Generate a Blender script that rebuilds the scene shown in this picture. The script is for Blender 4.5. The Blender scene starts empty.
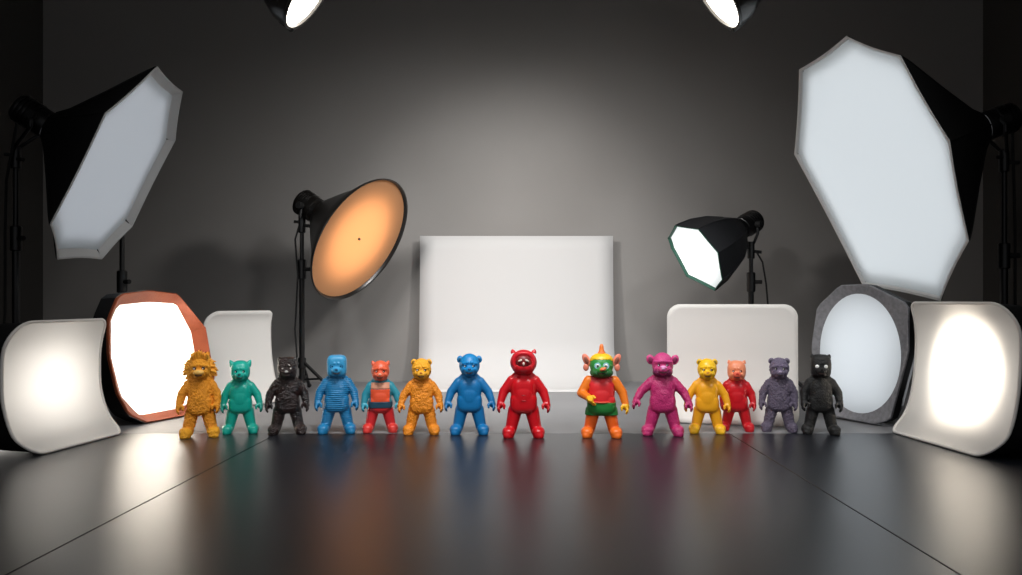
import bpy, bmesh, math, random
from mathutils import Vector as V, Matrix, noise
random.seed(4)
sc = bpy.context.scene
col = sc.collection
PI = math.pi
F, CX, CY, H = 800.0, 511.0, 300.0, 0.51      # focal length in px, horizon, eye height


def P(px, py, Y):
    return V(((px - CX) / F * Y, Y, H - (py - CY) / F * Y))


def PL(px, py, p0, n):
    o = V((0, 0, H)); d = V(((px - CX) / F, 1, -(py - CY) / F))
    return o + d * ((p0 - o).dot(n) / d.dot(n))


def floor_pt(px, py):
    return P(px, py, F * H / (py - CY))


def lin(h):
    h = h.lstrip('#')
    c = [int(h[i:i + 2], 16) / 255 for i in (0, 2, 4)]
    return tuple((x / 12.92 if x <= .04045 else ((x + .055) / 1.055) ** 2.4) for x in c) + (1,)


# ------------------------------------------------------------------ materials
def new_mat(name):
    m = bpy.data.materials.new(name); m.use_nodes = True
    nt = m.node_tree; nt.nodes.clear()
    out = nt.nodes.new('ShaderNodeOutputMaterial')
    return m, nt, out


def pbr(name, color, rough=.5, metal=0, spec=.5, bump=None, vary=None, coat=0, subsurf=0, ior=1.5):
    m, nt, out = new_mat(name)
    b = nt.nodes.new('ShaderNodeBsdfPrincipled')
    nt.links.new(b.outputs[0], out.inputs[0])
    c = lin(color) if isinstance(color, str) else color
    b.inputs['Base Color'].default_value = c
    b.inputs['Roughness'].default_value = rough
    b.inputs['Metallic'].default_value = metal
    b.inputs['Specular IOR Level'].default_value = spec
    b.inputs['Coat Weight'].default_value = coat
    b.inputs['IOR'].default_value = ior
    if subsurf:
        b.inputs['Subsurface Weight'].default_value = subsurf
        b.inputs['Subsurface Scale'].default_value = .02
    tc = nt.nodes.new('ShaderNodeTexCoord')
    if bump:
        sc_, st = bump
        n = nt.nodes.new('ShaderNodeTexNoise'); n.inputs['Scale'].default_value = sc_
        n.inputs['Detail'].default_value = 4
        nt.links.new(tc.outputs['Object'], n.inputs['Vector'])
        bp = nt.nodes.new('ShaderNodeBump'); bp.inputs['Strength'].default_value = st
        bp.inputs['Distance'].default_value = .01
        nt.links.new(n.outputs['Fac'], bp.inputs['Height'])
        nt.links.new(bp.outputs[0], b.inputs['Normal'])
    if vary:
        sc_, c2 = vary
        c2 = lin(c2) if isinstance(c2, str) else c2
        n = nt.nodes.new('ShaderNodeTexNoise'); n.inputs['Scale'].default_value = sc_
        n.inputs['Detail'].default_value = 5
        nt.links.new(tc.outputs['Object'], n.inputs['Vector'])
        r = nt.nodes.new('ShaderNodeValToRGB')
        r.color_ramp.elements[0].position = .38; r.color_ramp.elements[0].color = c
        r.color_ramp.elements[1].position = .66; r.color_ramp.elements[1].color = c2
        nt.links.new(n.outputs['Fac'], r.inputs[0])
        nt.links.new(r.outputs[0], b.inputs['Base Color'])
    return m


def diffuser(name, color, trans=.65, bump=30):
    m, nt, out = new_mat(name)
    c = lin(color) if isinstance(color, str) else color
    d = nt.nodes.new('ShaderNodeBsdfDiffuse'); d.inputs[0].default_value = c
    t = nt.nodes.new('ShaderNodeBsdfTranslucent'); t.inputs[0].default_value = c
    mx = nt.nodes.new('ShaderNodeMixShader'); mx.inputs[0].default_value = trans
    nt.links.new(d.outputs[0], mx.inputs[1]); nt.links.new(t.outputs[0], mx.inputs[2])
    nt.links.new(mx.outputs[0], out.inputs[0])
    tc = nt.nodes.new('ShaderNodeTexCoord')
    n = nt.nodes.new('ShaderNodeTexNoise'); n.inputs['Scale'].default_value = 7
    nt.links.new(tc.outputs['Object'], n.inputs['Vector'])
    bp = nt.nodes.new('ShaderNodeBump'); bp.inputs['Strength'].default_value = .15
    bp.inputs['Distance'].default_value = .02
    nt.links.new(n.outputs['Fac'], bp.inputs['Height'])
    nt.links.new(bp.outputs[0], d.inputs['Normal'])
    return m


def emit(name, color, s):
    m, nt, out = new_mat(name)
    e = nt.nodes.new('ShaderNodeEmission'); e.inputs[0].default_value = lin(color); e.inputs[1].default_value = s
    nt.links.new(e.outputs[0], out.inputs[0])
    return m


M = dict(
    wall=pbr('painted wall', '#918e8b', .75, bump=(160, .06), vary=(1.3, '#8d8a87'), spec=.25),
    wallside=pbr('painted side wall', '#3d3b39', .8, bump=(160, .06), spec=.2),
    ceil=pbr('ceiling paint', '#6a6866', .9),
    floor=pbr('dark laminate panel', '#10131a', .32, bump=(420, .02), vary=(5, '#13171f'), ior=1.70),
    floor2=pbr('grey studio floor', '#7a7a7c', .42, bump=(300, .03), vary=(3, '#808082'), spec=.5),
    gap=pbr('dark seam bed', '#050505', .9),  # near-black bed under the floor slabs, visible through the seams
    black=pbr('black metal', '#0d0d0e', .38, spec=.5),
    rubber=pbr('black rubber', '#0a0a0a', .75),
    fabric=pbr('black nylon', '#0b0b0c', .7, bump=(300, .15), spec=.3),
    satin=pbr('black satin nylon', '#17171a', .5, bump=(90, .1), spec=.4),
    enamel=pbr('black enamel', '#141210', .3, spec=.7),
    steel=pbr('dull steel', '#6b6b6c', .35, metal=1),
    orange_cloth=pbr('rust orange cloth', '#954520', .75, bump=(200, .2), vary=(9, '#84391a')),
    grey_felt=pbr('charcoal felt', '#8e8e92', .9, bump=(260, .3), vary=(60, '#7c7c80'), spec=.2),
    green_edge=pbr('green piping', '#0c4635', .6),
    white_cloth=pbr('white lip cloth', '#d6d5d3', .8, bump=(60, .2)),
    paper=pbr('white paper', '#cbcac9', .85, spec=.2),
    card=pbr('white card', '#e2dfda', .6, spec=.3),
    plastic=pbr('white plastic edge', '#e4e0da', .5),
    dif=diffuser('white diffuser', '#eef0f0', .55),
    dif_cool=diffuser('cool white diffuser', '#e6ecee', .5),
    dif_amber=diffuser('amber diffuser', '#efb88b', .6),
    dif_panel=diffuser('opal plastic', '#ece9e4', .45),
    bulb=emit('lamp glow', '#fff6e6', 14),
    inner=pbr('white lamp lining', '#c9c4bc', .5),
)


def lined(name, outside, inside):
    m = pbr(name, outside, .7, bump=(300, .15), spec=.3); nt = m.node_tree
    b = next(n for n in nt.nodes if n.type == 'BSDF_PRINCIPLED')
    g = nt.nodes.new('ShaderNodeNewGeometry'); mx = nt.nodes.new('ShaderNodeMix'); mx.data_type = 'RGBA'
    mx.inputs[6].default_value = lin(outside); mx.inputs[7].default_value = lin(inside)
    nt.links.new(g.outputs['Backfacing'], mx.inputs[0]); nt.links.new(mx.outputs[2], b.inputs['Base Color'])
    return m


M['lined'] = lined('black nylon lined white', '#0b0b0c', '#e6e6e6')
M['lip'] = diffuser('white lip cloth lit through', '#f2f2f1', .4)

# ------------------------------------------------------------------ mesh building
class MB:
    def __init__(s):
        s.v, s.f, s.mi = [], [], []

    def add(s, vs, fs, mi=0):
        b = len(s.v)
        s.v += [V(x) for x in vs]; s.f += [tuple(b + i for i in f) for f in fs]; s.mi += [mi] * len(fs)
        return s

    def box(s, c, d, rot=None, mi=0):
        x, y, z = (k / 2 for k in d)
        vs = [V((i * x, j * y, k * z)) for i in (-1, 1) for j in (-1, 1) for k in (-1, 1)]
        if rot is not None:
            vs = [rot @ q for q in vs]
        vs = [q + V(c) for q in vs]
        return s.add(vs, [(0, 1, 3, 2), (4, 6, 7, 5), (0, 4, 5, 1), (2, 3, 7, 6), (0, 2, 6, 4), (1, 5, 7, 3)], mi)

    def loft(s, rings, cap0=True, cap1=True, mi=0):
        n = len(rings[0]); vs = [p for r in rings for p in r]; fs = []
        for i in range(len(rings) - 1):
            for j in range(n):
                k = (j + 1) % n
                fs.append((i * n + j, i * n + k, (i + 1) * n + k, (i + 1) * n + j))
        if cap0: fs.append(tuple(reversed(range(n))))
        if cap1: fs.append(tuple((len(rings) - 1) * n + j for j in range(n)))
        return s.add(vs, fs, mi)

    def lathe(s, o, axis, prof, n=32, cap0=True, cap1=True, mi=0):
        """prof: (t along axis, radius)"""
        a = V(axis).normalized(); u = a.orthogonal().normalized(); w = a.cross(u)
        o = V(o)
        rings = [[o + a * t + (u * math.cos(2 * PI * j / n) + w * math.sin(2 * PI * j / n)) * max(r, 1e-5) for j in range(n)] for t, r in prof]
        return s.loft(rings, cap0, cap1, mi)

    def cyl(s, a, b, r, r2=None, n=16, bev=0, mi=0):
        a, b = V(a), V(b); L = (b - a).length; r2 = r if r2 is None else r2
        bev = bev or min(r, r2, L / 2) * .15
        return s.lathe(a, b - a, [(0, r - bev), (bev, r), (L - bev, r2), (L, r2 - bev)], n, mi=mi)

    def tube(s, pts, r, n=10, closed=False, mi=0):
        pts = [V(p) for p in pts]; N = len(pts); rings = []; prev = None
        for i in range(N):
            if closed:
                t = pts[(i + 1) % N] - pts[i - 1]
            else:
                t = pts[min(i + 1, N - 1)] - pts[max(i - 1, 0)]
            t.normalize()
            u = t.orthogonal().normalized() if prev is None else (prev - t * prev.dot(t)).normalized()
            prev = u; w = t.cross(u)
            rings.append([pts[i] + (u * math.cos(2 * PI * j / n) + w * math.sin(2 * PI * j / n)) * r for j in range(n)])
        if closed:
            return s.loft(rings + [rings[0]], False, False, mi)
        return s.loft(rings, True, True, mi)

    def capsule(s, a, b, ra, rb, n=14, k=5, mi=0):
        a, b = V(a), V(b); d = b - a; L = d.length
        prof = [(-ra * math.cos(i / k * PI / 2), ra * math.sin(i / k * PI / 2)) for i in range(k + 1)]
        prof += [(L + rb * math.sin(i / k * PI / 2), rb * math.cos(i / k * PI / 2)) for i in range(k + 1)]
        return s.lathe(a, d if L > 1e-6 else V((0, 0, 1)), prof, n, mi=mi)

    def ellipsoid(s, c, r, e=1.0, n=24, k=14, rot=None, mi=0):
        """super-ellipsoid, e<1 boxier"""
        def sp(x, p): return math.copysign(abs(x) ** p, x)
        rings = []
        for i in range(k + 1):
            th = -PI / 2 + PI * i / k; ring = []
            for j in range(n):
                ph = 2 * PI * j / n
                q = V((r[0] * sp(math.cos(th), e) * sp(math.cos(ph), e), r[1] * sp(math.cos(th), e) * sp(math.sin(ph), e), r[2] * sp(math.sin(th), e)))
                if rot is not None: q = rot @ q
                ring.append(q + V(c))
            rings.append(ring)
        return s.loft(rings, True, True, mi)

    def build(s, name, mats, parent=None, smooth=35, base=None):
        o0 = V(base) if base is not None else (V(parent['_o']) if parent is not None and '_o' in parent else V((0, 0, 0)))
        me = bpy.data.meshes.new(name)
        me.from_pydata([tuple(v - o0) for v in s.v], [], s.f)
        bm = bmesh.new(); bm.from_mesh(me); bmesh.ops.remove_doubles(bm, verts=bm.verts, dist=1e-5)
        bmesh.ops.recalc_face_normals(bm, faces=bm.faces)
        bm.to_mesh(me); bm.free()
        mats = mats if isinstance(mats, (list, tuple)) else [mats]
        for m in mats: me.materials.append(m)
        if len(mats) > 1:
            for p, i in zip(me.polygons, s.mi): p.material_index = i
        if smooth:
            me.polygons.foreach_set('use_smooth', [True] * len(me.polygons))
            me.set_sharp_from_angle(angle=math.radians(smooth))
        o = bpy.data.objects.new(name, me); col.objects.link(o)
        if parent is not None:
            o.parent = parent
            if '_o' in parent: o['_o'] = parent['_o']
        elif base is not None:
            o.location = o0
        return o


def thing(name, label, cat, loc, group=None):
    o = bpy.data.objects.new(name, None); col.objects.link(o)
    o.location = loc; o.empty_display_size = .05
    o['label'] = label; o['category'] = cat; o['_o'] = tuple(loc)
    if group: o['group'] = group
    return o


def tag(o, label, cat, group=None):
    o['label'] = label; o['category'] = cat
    if group: o['group'] = group
    return o


def struct(o):
    o['kind'] = 'structure'; return o


def lamp(kind, name, loc, energy, color='#ffffff', aim=None, size=None, blend=.5, radius=.03, parent=None):
    l = bpy.data.lights.new(name, kind); l.energy = energy; l.color = lin(color)[:3]
    if kind == 'AREA': l.shape = 'DISK'; l.size = radius
    else: l.shadow_soft_size = radius
    if kind == 'SPOT': l.spot_size = math.radians(size); l.spot_blend = blend
    o = bpy.data.objects.new(name, l); col.objects.link(o)
    o.location = loc
    if aim is not None: o.rotation_euler = (V(aim) - V(loc)).to_track_quat('-Z', 'Y').to_euler()
    return o


# ------------------------------------------------------------------ the room
XL, XR, YB, ZC = -2.925, 2.95, 5.0, 2.75
b = MB().box(((XL + XR) / 2, YB + .05, ZC / 2), (XR - XL + .2, .1, ZC)); struct(b.build('wall_back', M['wall'], smooth=0))
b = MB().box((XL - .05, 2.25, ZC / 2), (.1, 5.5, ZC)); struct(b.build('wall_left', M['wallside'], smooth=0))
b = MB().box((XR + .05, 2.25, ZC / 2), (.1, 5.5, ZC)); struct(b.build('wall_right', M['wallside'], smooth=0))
b = MB().box(((XL + XR) / 2, 2.25, ZC + .05), (XR - XL + .2, 5.6, .1)); struct(b.build('ceiling', M['ceil'], smooth=0))


def slab(b, pts, z0, z1, mi, bev=.0012):
    c = sum((V((x, y, 0)) for x, y in pts), V((0, 0, 0))) / len(pts)
    def ring(k, z):
        r = []
        for x, y in pts:
            d = V((x, y, 0)) - c
            r.append(V((x - math.copysign(k, d.x), y - math.copysign(k, d.y), z)))
        return r
    b.loft([ring(0, z0), ring(0, z1 - bev), ring(bev, z1)], mi=mi)


b = MB(); g = .0016; YS = 3.062
xl0, xl1, xr = -.994, -.892, .834       # left seam runs very slightly askew


def lx(y): return xl0 + (xl1 - xl0) * (y + .5) / (YS + .5) if y < 10 else 0


slab(b, [(XL, -.5), (lx(-.5) - g, -.5), (lx(YS) - g, YS - g), (XL, YS - g)], -.04, 0, 0)
slab(b, [(lx(-.5) + g, -.5), (xr - g, -.5), (xr - g, YS - g), (lx(YS) + g, YS - g)], -.04, 0, 0)
slab(b, [(xr + g, -.5), (XR, -.5), (XR, YS - g), (xr + g, YS - g)], -.04, 0, 0)
slab(b, [(XL, YS + g), (XR, YS + g), (XR, YB), (XL, YB)], -.04, 0, 1)
b.box(((XL + XR) / 2, 2.25, -.06), (XR - XL, 5.5, .04), mi=2)
struct(b.build('floor', [M['floor'], M['floor2'], M['gap']], smooth=0))

# ------------------------------------------------------------------ centre paper sweep
Yt = 4.93
wl, wr = (420 - CX) / F * Yt, (613 - CX) / F * Yt
ztop = H + 64 / F * Yt
prof = [(Yt, ztop)]
for i in range(1, 8): prof.append((Yt - .012 * i / 7 - 0.03 * (i / 7) ** 2, ztop - (ztop - .30) * i / 7))
y1, z1 = prof[-1]
R = .30
for i in range(1, 15):
    a = i / 14 * PI / 2
    prof.append((y1 - R * (1 - math.cos(a)) * 1.02, z1 - R * math.sin(a) + .0015))
prof.append((4.43, .0015))
b = MB(); rings = []
for y, z in prof:
    rings.append([V((wl + (wr - wl) * i / 12, y, z)) for i in range(13)])
vs = [p for r in rings for p in r]
fs = [(i * 13 + j, i * 13 + j + 1, (i + 1) * 13 + j + 1, (i + 1) * 13 + j) for i in range(len(rings) - 1) for j in range(12)]
b.add(vs, fs)
o = b.build('paper_backdrop', M['paper'], base=(0, 4.43, 0))
sm = o.modifiers.new('thick', 'SOLIDIFY'); sm.thickness = .0025; sm.offset = 0
tag(o, 'large plain white paper sheet swept up against the middle of the back wall', 'paper backdrop')


# ------------------------------------------------------------------ rounded panels
def rounded_outline(w, h, radii, k=9, e=6):
    """radii: (near_bottom u0v0, u1v0, u1v1, u0v1)"""
    pts = []
    cs = [((0, 0), PI, radii[0]), ((w, 0), 1.5 * PI, radii[1]), ((w, h), 0, radii[2]), ((0, h), .5 * PI, radii[3])]
    for (x, y), a0, r in cs:
        cx = x + (r if x == 0 else -r); cy = y + (r if y == 0 else -r)
        for i in range(k + 1):
            a = a0 + i / k * PI / 2
            pts.append((cx + r * math.cos(a), cy + r * math.sin(a)))
    # subdivide the straight runs so a bent sheet stays smooth
    out = []
    for i in range(len(pts)):
        p, q = pts[i], pts[(i + 1) % len(pts)]
        n = max(1, int(math.hypot(q[0] - p[0], q[1] - p[1]) / .025))
        for j in range(n): out.append((p[0] + (q[0] - p[0]) * j / n, p[1] + (q[1] - p[1]) * j / n))
    return out


def interp(tab, z):
    if z <= tab[0][0]: return tab[0][1]
    for i in range(len(tab) - 1):
        if z <= tab[i + 1][0]:
            p0 = tab[max(i - 1, 0)]; p1 = tab[i]; p2 = tab[i + 1]; p3 = tab[min(i + 2, len(tab) - 1)]
            t = (z - p1[0]) / (p2[0] - p1[0])
            m1 = (p2[1] - p0[1]) / max(p2[0] - p0[0], 1e-6) * (p2[0] - p1[0])
            m2 = (p3[1] - p1[1]) / max(p3[0] - p1[0], 1e-6) * (p2[0] - p1[0])
            return (2 * t**3 - 3 * t**2 + 1) * p1[1] + (t**3 - 2 * t**2 + t) * m1 + (-2 * t**3 + 3 * t**2) * p2[1] + (t**3 - t**2) * m2
    return tab[-1][1]


def sheet(b, outline, fmap, rings=14):
    cx = sum(p[0] for p in outline) / len(outline); cy = sum(p[1] for p in outline) / len(outline)
    n = len(outline); vs = [fmap(cx, cy)]; fs = []
    for r in range(1, rings + 1):
        k = r / rings
        vs += [fmap(cx + (x - cx) * k, cy + (y - cy) * k) for x, y in outline]
    for j in range(n): fs.append((0, 1 + j, 1 + (j + 1) % n))
    for r in range(rings - 1):
        for j in range(n):
            a = 1 + r * n + j; c = 1 + r * n + (j + 1) % n
            fs.append((a, c, c + n, a + n))
    b.add(vs, fs)


def light_panel(name, label, p_near, p_far, nrm, hgt, tab, radii, glow_uv, energy, color, cone, blend, base_e=.8):
    h = (p_far - p_near); w = h.length; h.normalize(); n = V(nrm).normalized()
    t = thing(name, label, 'light panel', (p_near + p_far) / 2 - n * .1)
    out = rounded_outline(w, hgt, radii)
    off0 = tab[0][1]
    def fmap(u, v): return p_near + h * u + V((0, 0, .006 + v)) + n * (interp(tab, v) - off0)
    b = MB(); sheet(b, out, fmap); b.build('diffuser_sheet', M['dif_panel'], t, 60)
    b = MB(); b.tube([fmap(u, v) for u, v in out], .0055, 8, True); b.build('edge_trim', M['plastic'], t, 60)
    # dark moulded housing behind the bent sheet
    b = MB(); cx, cy = w / 2, hgt / 2
    def back(k, d): return [p_near + h * (cx + (u - cx) * k) + V((0, 0, max(.004, .006 + cy + (v - cy) * k))) - n * (off0 + d) for u, v in out]
    r0 = [fmap(u, v) - n * .007 for u, v in out]
    b.loft([r0, back(.985, .05), back(.95, .17), back(.6, .185)], False, True)
    hs = b.build('housing', M['fabric'], t, 40)
    c = p_near + h * (w * .5) + V((0, 0, hgt * .45)) - n * (off0 + .19)
    b = MB(); b.cyl(c, c + n * -.02, .03); b.build('tilt_knob', M['rubber'], t)
    g = p_near + h * (w * glow_uv[0]) + V((0, 0, hgt * glow_uv[1]))
    L = lamp('SPOT', 'panel_lamp', g - n * (off0 + .15), energy, color, aim=g + n, size=cone, blend=blend, radius=.03)
    lamp('AREA', 'panel_base_lamp', c + n * .025, base_e, '#fff9f2', aim=c + n, radius=.40)
    return t


tabL = [(0, .096), (.06, .042), (.16, .006), (.26, 0), (.34, .006), (.434, .03)]
pn, pf = floor_pt(33, 457.5), floor_pt(122.5, 434); pn = pn + (pn - pf).normalized() * .02
light_panel('panel_light', 'curved white light panel glowing softly at far left, beside the rust orange softbox',
            pn, pf, (.989, -.147, 0), .43, tabL, (.075, .03, .03, .10), (.50, .54), 0.45, '#fffefb', 150, 1, 1.9)
tabR = [(0, .098), (.07, .040), (.17, .010), (.32, -.004), (.42, .0), (.493, .018)]
pn, pf = floor_pt(984, 459.5), floor_pt(891, 432.5); pn = pn + (pn - pf).normalized() * .03
# far and near are swapped in u so the outline still runs from the near corner
light_panel('panel_light', 'curved white light panel with a bright round warm spot at far right',
            pn, pf, (-.996, -.0875, 0), .493, tabR, (.08, .03, .03, .11), (.47, .55), 24, '#fff2e0', 108, .30, 1.9)


def bent_card(name, label, tl, tr, n, hgt, tab, radii):
    h = V((tr.x - tl.x, tr.y - tl.y, 0)); w = h.length; h.normalize(); n = V(n).normalized()
    out = rounded_outline(w, hgt, radii)
    top = tab[-1][1]
    def fmap(u, v): return V((tl.x, tl.y, .004)) + h * u + V((0, 0, v)) + n * (interp(tab, v) - top)
    b = MB(); sheet(b, out, fmap)
    o = b.build(name, M['card'], smooth=60, base=((tl.x + tr.x) / 2, (tl.y + tr.y) / 2, 0))
    s = o.modifiers.new('thick', 'SOLIDIFY'); s.thickness = .008; s.offset = 0
    tag(o, label, 'reflector card')
    return o


tl = P(207, 313, 3.75); tr = P(274, 313, 4.045)
bent_card('reflector_card', 'small white bent card standing behind the lion-maned and teal toys', tl, tr, (.8, -.6, 0), .452,
          [(0, .10), (.07, .055), (.16, .022), (.26, .005), (.36, 0), (.42, .008), (.452, .028)], (.05, .03, .03, .07))
tl = P(667, 304.5, 3.40); tr = P(798, 304.5, 3.268)
bent_card('reflector_card', 'wide white rounded card standing behind the yellow and peach-headed toys', tl, tr, (-.25, -.968, 0), .488,
          [(0, .09), (.06, .05), (.14, .02), (.24, .004), (.34, 0), (.44, .0), (.488, .004)], (.05, .05, .055, .055))


# ------------------------------------------------------------------ stands and lights
def basis(c):
    r = (c - V((0, 0, H))).normalized()
    u = V((1, 0, 0)); u = (u - r * u.dot(r)).normalized()
    v = u.cross(r).normalized()
    if v.z < 0: v = -v
    return r, u, v


def facing(c, a, th):
    r, u, v = basis(c); a = V((a[0], a[1])).normalized(); th = math.radians(th)
    return ((u * a.x + v * a.y) * math.sin(th) - r * math.cos(th)).normalized()


def stand_parts(t, x, y, ztop, zjoin, mat=None, leg_r=.26, leg_a=.5, hub=.30):
    mat = mat or M['black']
    b = MB(); b.cyl((x, y, .05), (x, y, zjoin), .0155); pole = b.build('pole', mat, t)
    b = MB(); b.cyl((x, y, zjoin - .02), (x, y, ztop), .0115); b.build('pole', mat, t)
    b = MB(); b.cyl((x, y, zjoin - .075), (x, y, zjoin + .035), .024, bev=.004); cl = b.build('collar', mat, t)
    b = MB(); b.cyl((x + .018, y - .01, zjoin - .02), (x + .052, y - .03, zjoin - .02), .011); b.build('knob', M['rubber'], cl)
    b = MB(); b.cyl((x, y, hub - .03), (x, y, hub + .03), .023); hb = b.build('collar', mat, t)
    b = MB(); b.cyl((x - .018, y - .01, hub), (x - .048, y - .026, hub), .010); b.build('knob', M['rubber'], hb)
    b = MB(); b.cyl((x, y, .05), (x, y, .09), .021); b.build('collar', mat, t)
    for k in range(3):
        a = leg_a + k * 2 * PI / 3
        e = V((x + math.cos(a) * leg_r, y + math.sin(a) * leg_r, .012))
        s = V((x + math.cos(a) * .02, y + math.sin(a) * .02, hub))
        b = MB(); b.tube([s, s.lerp(e, .5), e], .0095); lg = b.build('leg', mat, t)
        b = MB(); b.capsule(e, e + V((math.cos(a) * .02, math.sin(a) * .02, 0)), .012, .011); b.build('rubber_foot', M['rubber'], lg)
        m = s.lerp(e, .55)
        b = MB(); b.tube([(x + math.cos(a) * .018, y + math.sin(a) * .018, .07), m], .006); b.build('brace', mat, t)


def head_parts(t, neck, n, r, L, pole_top, mat):
    """cylindrical lamp head running back from the neck, with yoke to the pole"""
    b = MB()
    b.lathe(neck, -n, [(-.03, r * .8), (-.02, r * .95), (.012, r * .95), (.014, r), (L - .012, r), (L, r * .9), (L, r * .3)], 28)
    hd = b.build('lamp_head', mat, t)
    b = MB()
    for k in range(5):
        b.lathe(neck - n * (L * (.42 + .11 * k)), -n, [(0, r * 1.0), (.001, r * 1.06), (L * .05, r * 1.06), (L * .05 + .001, r)], 28)
    b.build('cooling_fins', mat, hd)
    c = neck - n * L * .45
    side = n.cross(V((0, 0, 1))).normalized()
    pt = V(pole_top)
    b = MB()
    for s in (-1, 1):
        b.tube([c + side * s * (r + .008), c + side * s * (r + .012) + V((0, 0, -r * .8)), pt + side * s * .02 + V((0, 0, .03)), pt], .008)
    b.build('yoke', M['black'], t)
    for k in (-1, 1):
        b = MB(); b.cyl(c + side * k * (r + .002), c + side * k * (r + .035), .02); b.build('tilt_knob', M['rubber'], t)
    b = MB(); b.cyl(pt + V((0, 0, -.06)), pt + V((0, 0, .035)), .02); br = b.build('bracket', M['black'], t)
    b = MB(); b.cyl(pt + V((.014, -.01, -.02)), pt + V((.05, -.03, -.025)), .009)
    b.build('knob', M['rubber'], br)
    b = MB(); b.cyl(pt + V((-.014, -.01, .0)), pt + V((-.04, -.02, .0)), .008); b.build('knob', M['rubber'], br)


def scale_ring(ring, c, k, shift=V((0, 0, 0))):
    return [c + (p - c) * k + shift for p in ring]


def wavy(corners, n, sag, m=6):
    """edge points between corners, pulled inwards a little like fabric between rods"""
    c = sum(corners, V((0, 0, 0))) / len(corners); out = []
    for i in range(len(corners)):
        p, q = corners[i], corners[(i + 1) % len(corners)]
        for j in range(m):
            s = j / m; x = p.lerp(q, s)
            out.append(x + (c - x).normalized() * sag * math.sin(PI * s))
    return out


def softbox_parts(t, corners, n, neck, neck_r, prof, lip, lipk, mats, sag=.008, m=6, glow=None):
    ring = wavy(corners, n, sag, m)
    c = sum(ring, V((0, 0, 0))) / len(ring)
    N = len(ring)
    # neck ring, matching the angles of the front ring
    nr = []
    for p in ring:
        d = p - c; d = d - n * d.dot(n); d.normalize(); nr.append(neck + d * neck_r)
    rings = []
    for s, k in prof:   # s 0 front .. 1 neck, k bulge: 1=front radius 0=neck radius
        cc = c.lerp(neck, s)
        rr = []
        for p, q in zip(ring, nr):
            rr.append(cc + (p - c) * k + (q - neck) * (1 - k))
        rings.append(rr)
    b = MB(); b.loft(rings, False, False)
    sh = b.build('softbox_shell', mats[0], t, 22)
    inner = scale_ring(ring, c, lipk, -n * lip)
    b = MB(); b.loft([scale_ring(ring, c, 1.0, -n * .001), scale_ring(ring, c, 1.012, n * .006), scale_ring(ring, c, .992, n * .006), inner], False, False)
    b.build('rim', mats[1], t, 30)
    b = MB(); mid = c - n * lip
    rs = [scale_ring(inner, mid, k, -n * .004 * (1 - k * k)) for k in (1, .8, .55, .3, .08)]
    b.loft(rs, False, True)
    b.build('diffuser', mats[2], t, 60)
    if glow:   # glowing sheet added inside the box to light the diffuser evenly
        d0 = lip + .022; L0 = (neck - c).length
        def k_at(s_):
            for (sa, ka), (sb, kb) in zip(prof, prof[1:]):
                if sa <= s_ <= sb: return ka + (kb - ka) * (s_ - sa) / (sb - sa)
        kk = k_at(d0 / L0) * .965; m0 = c.lerp(neck, d0 / L0)
        b = MB(); rr = [m0 + (p - c) * kk for p in ring]
        b.loft([scale_ring(rr, m0, q) for q in (1, .6, .2)], False, True)
        b.build('glow_sheet', emit('glow sheet', glow[0], glow[1]), t, 0)
    # rods of the folding frame: slight ribs along the shell
    b = MB()
    for i in range(len(corners)):
        b.tube([r[i * m] for r in rings], .004, 6)
    b.build('frame_rods', mats[0], sh)
    return c


# --- big softbox, left
def neck_of(c, n, px, py):
    """point on the axis behind c that projects near px"""
    best = None
    for i in range(5, 200):
        q = c - n * (i * .005)
        x = CX + F * q.x / q.y
        d = abs(x - px)
        if best is None or d < best[0]: best = (d, q)
    return P(px, py, best[1].y)


c = P(117, 166, 3.5); n = facing(c, (.88, -.47), 64)
px = [(156, 67), (181, 92), (174, 140), (131, 226), (101, 258), (57, 258), (50, 224), (105, 113)]
cor = [PL(x, y, c, n) for x, y in px]
nk = neck_of(c, n, 52, 128)
ax = (sum(cor, V((0, 0, 0))) / 8 - nk).normalized()
pole = P(16, 155, nk.y + .02)
t = thing('studio_softbox', 'big dark softbox on a stand at upper left with an unlit grey face', 'studio light', (pole.x, pole.y, 0))
cc = softbox_parts(t, cor, n, nk, .07, [(0, 1.002), (.1, .905), (.5, .48), (.85, .12), (1, 0)], .024, .93, [M['lined'], M['lip'], M['dif_cool']], glow=('#f4f6ff', .85))  # weak glow added inside to lift the unlit face to grey
head_parts(t, nk, ax, .062, .16, pole, M['black'])
stand_parts(t, pole.x, pole.y, pole.z, .80, leg_a=1.2)
b = MB(); b.tube([nk - ax * .15, pole + V((-.03, -.02, -.12)), pole + V((-.035, -.02, -.35)), V((pole.x - .035, pole.y - .02, .45)), V((pole.x - .06, pole.y - .05, .012))], .006)
b.build('power_cable', M['rubber'], t)

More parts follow.
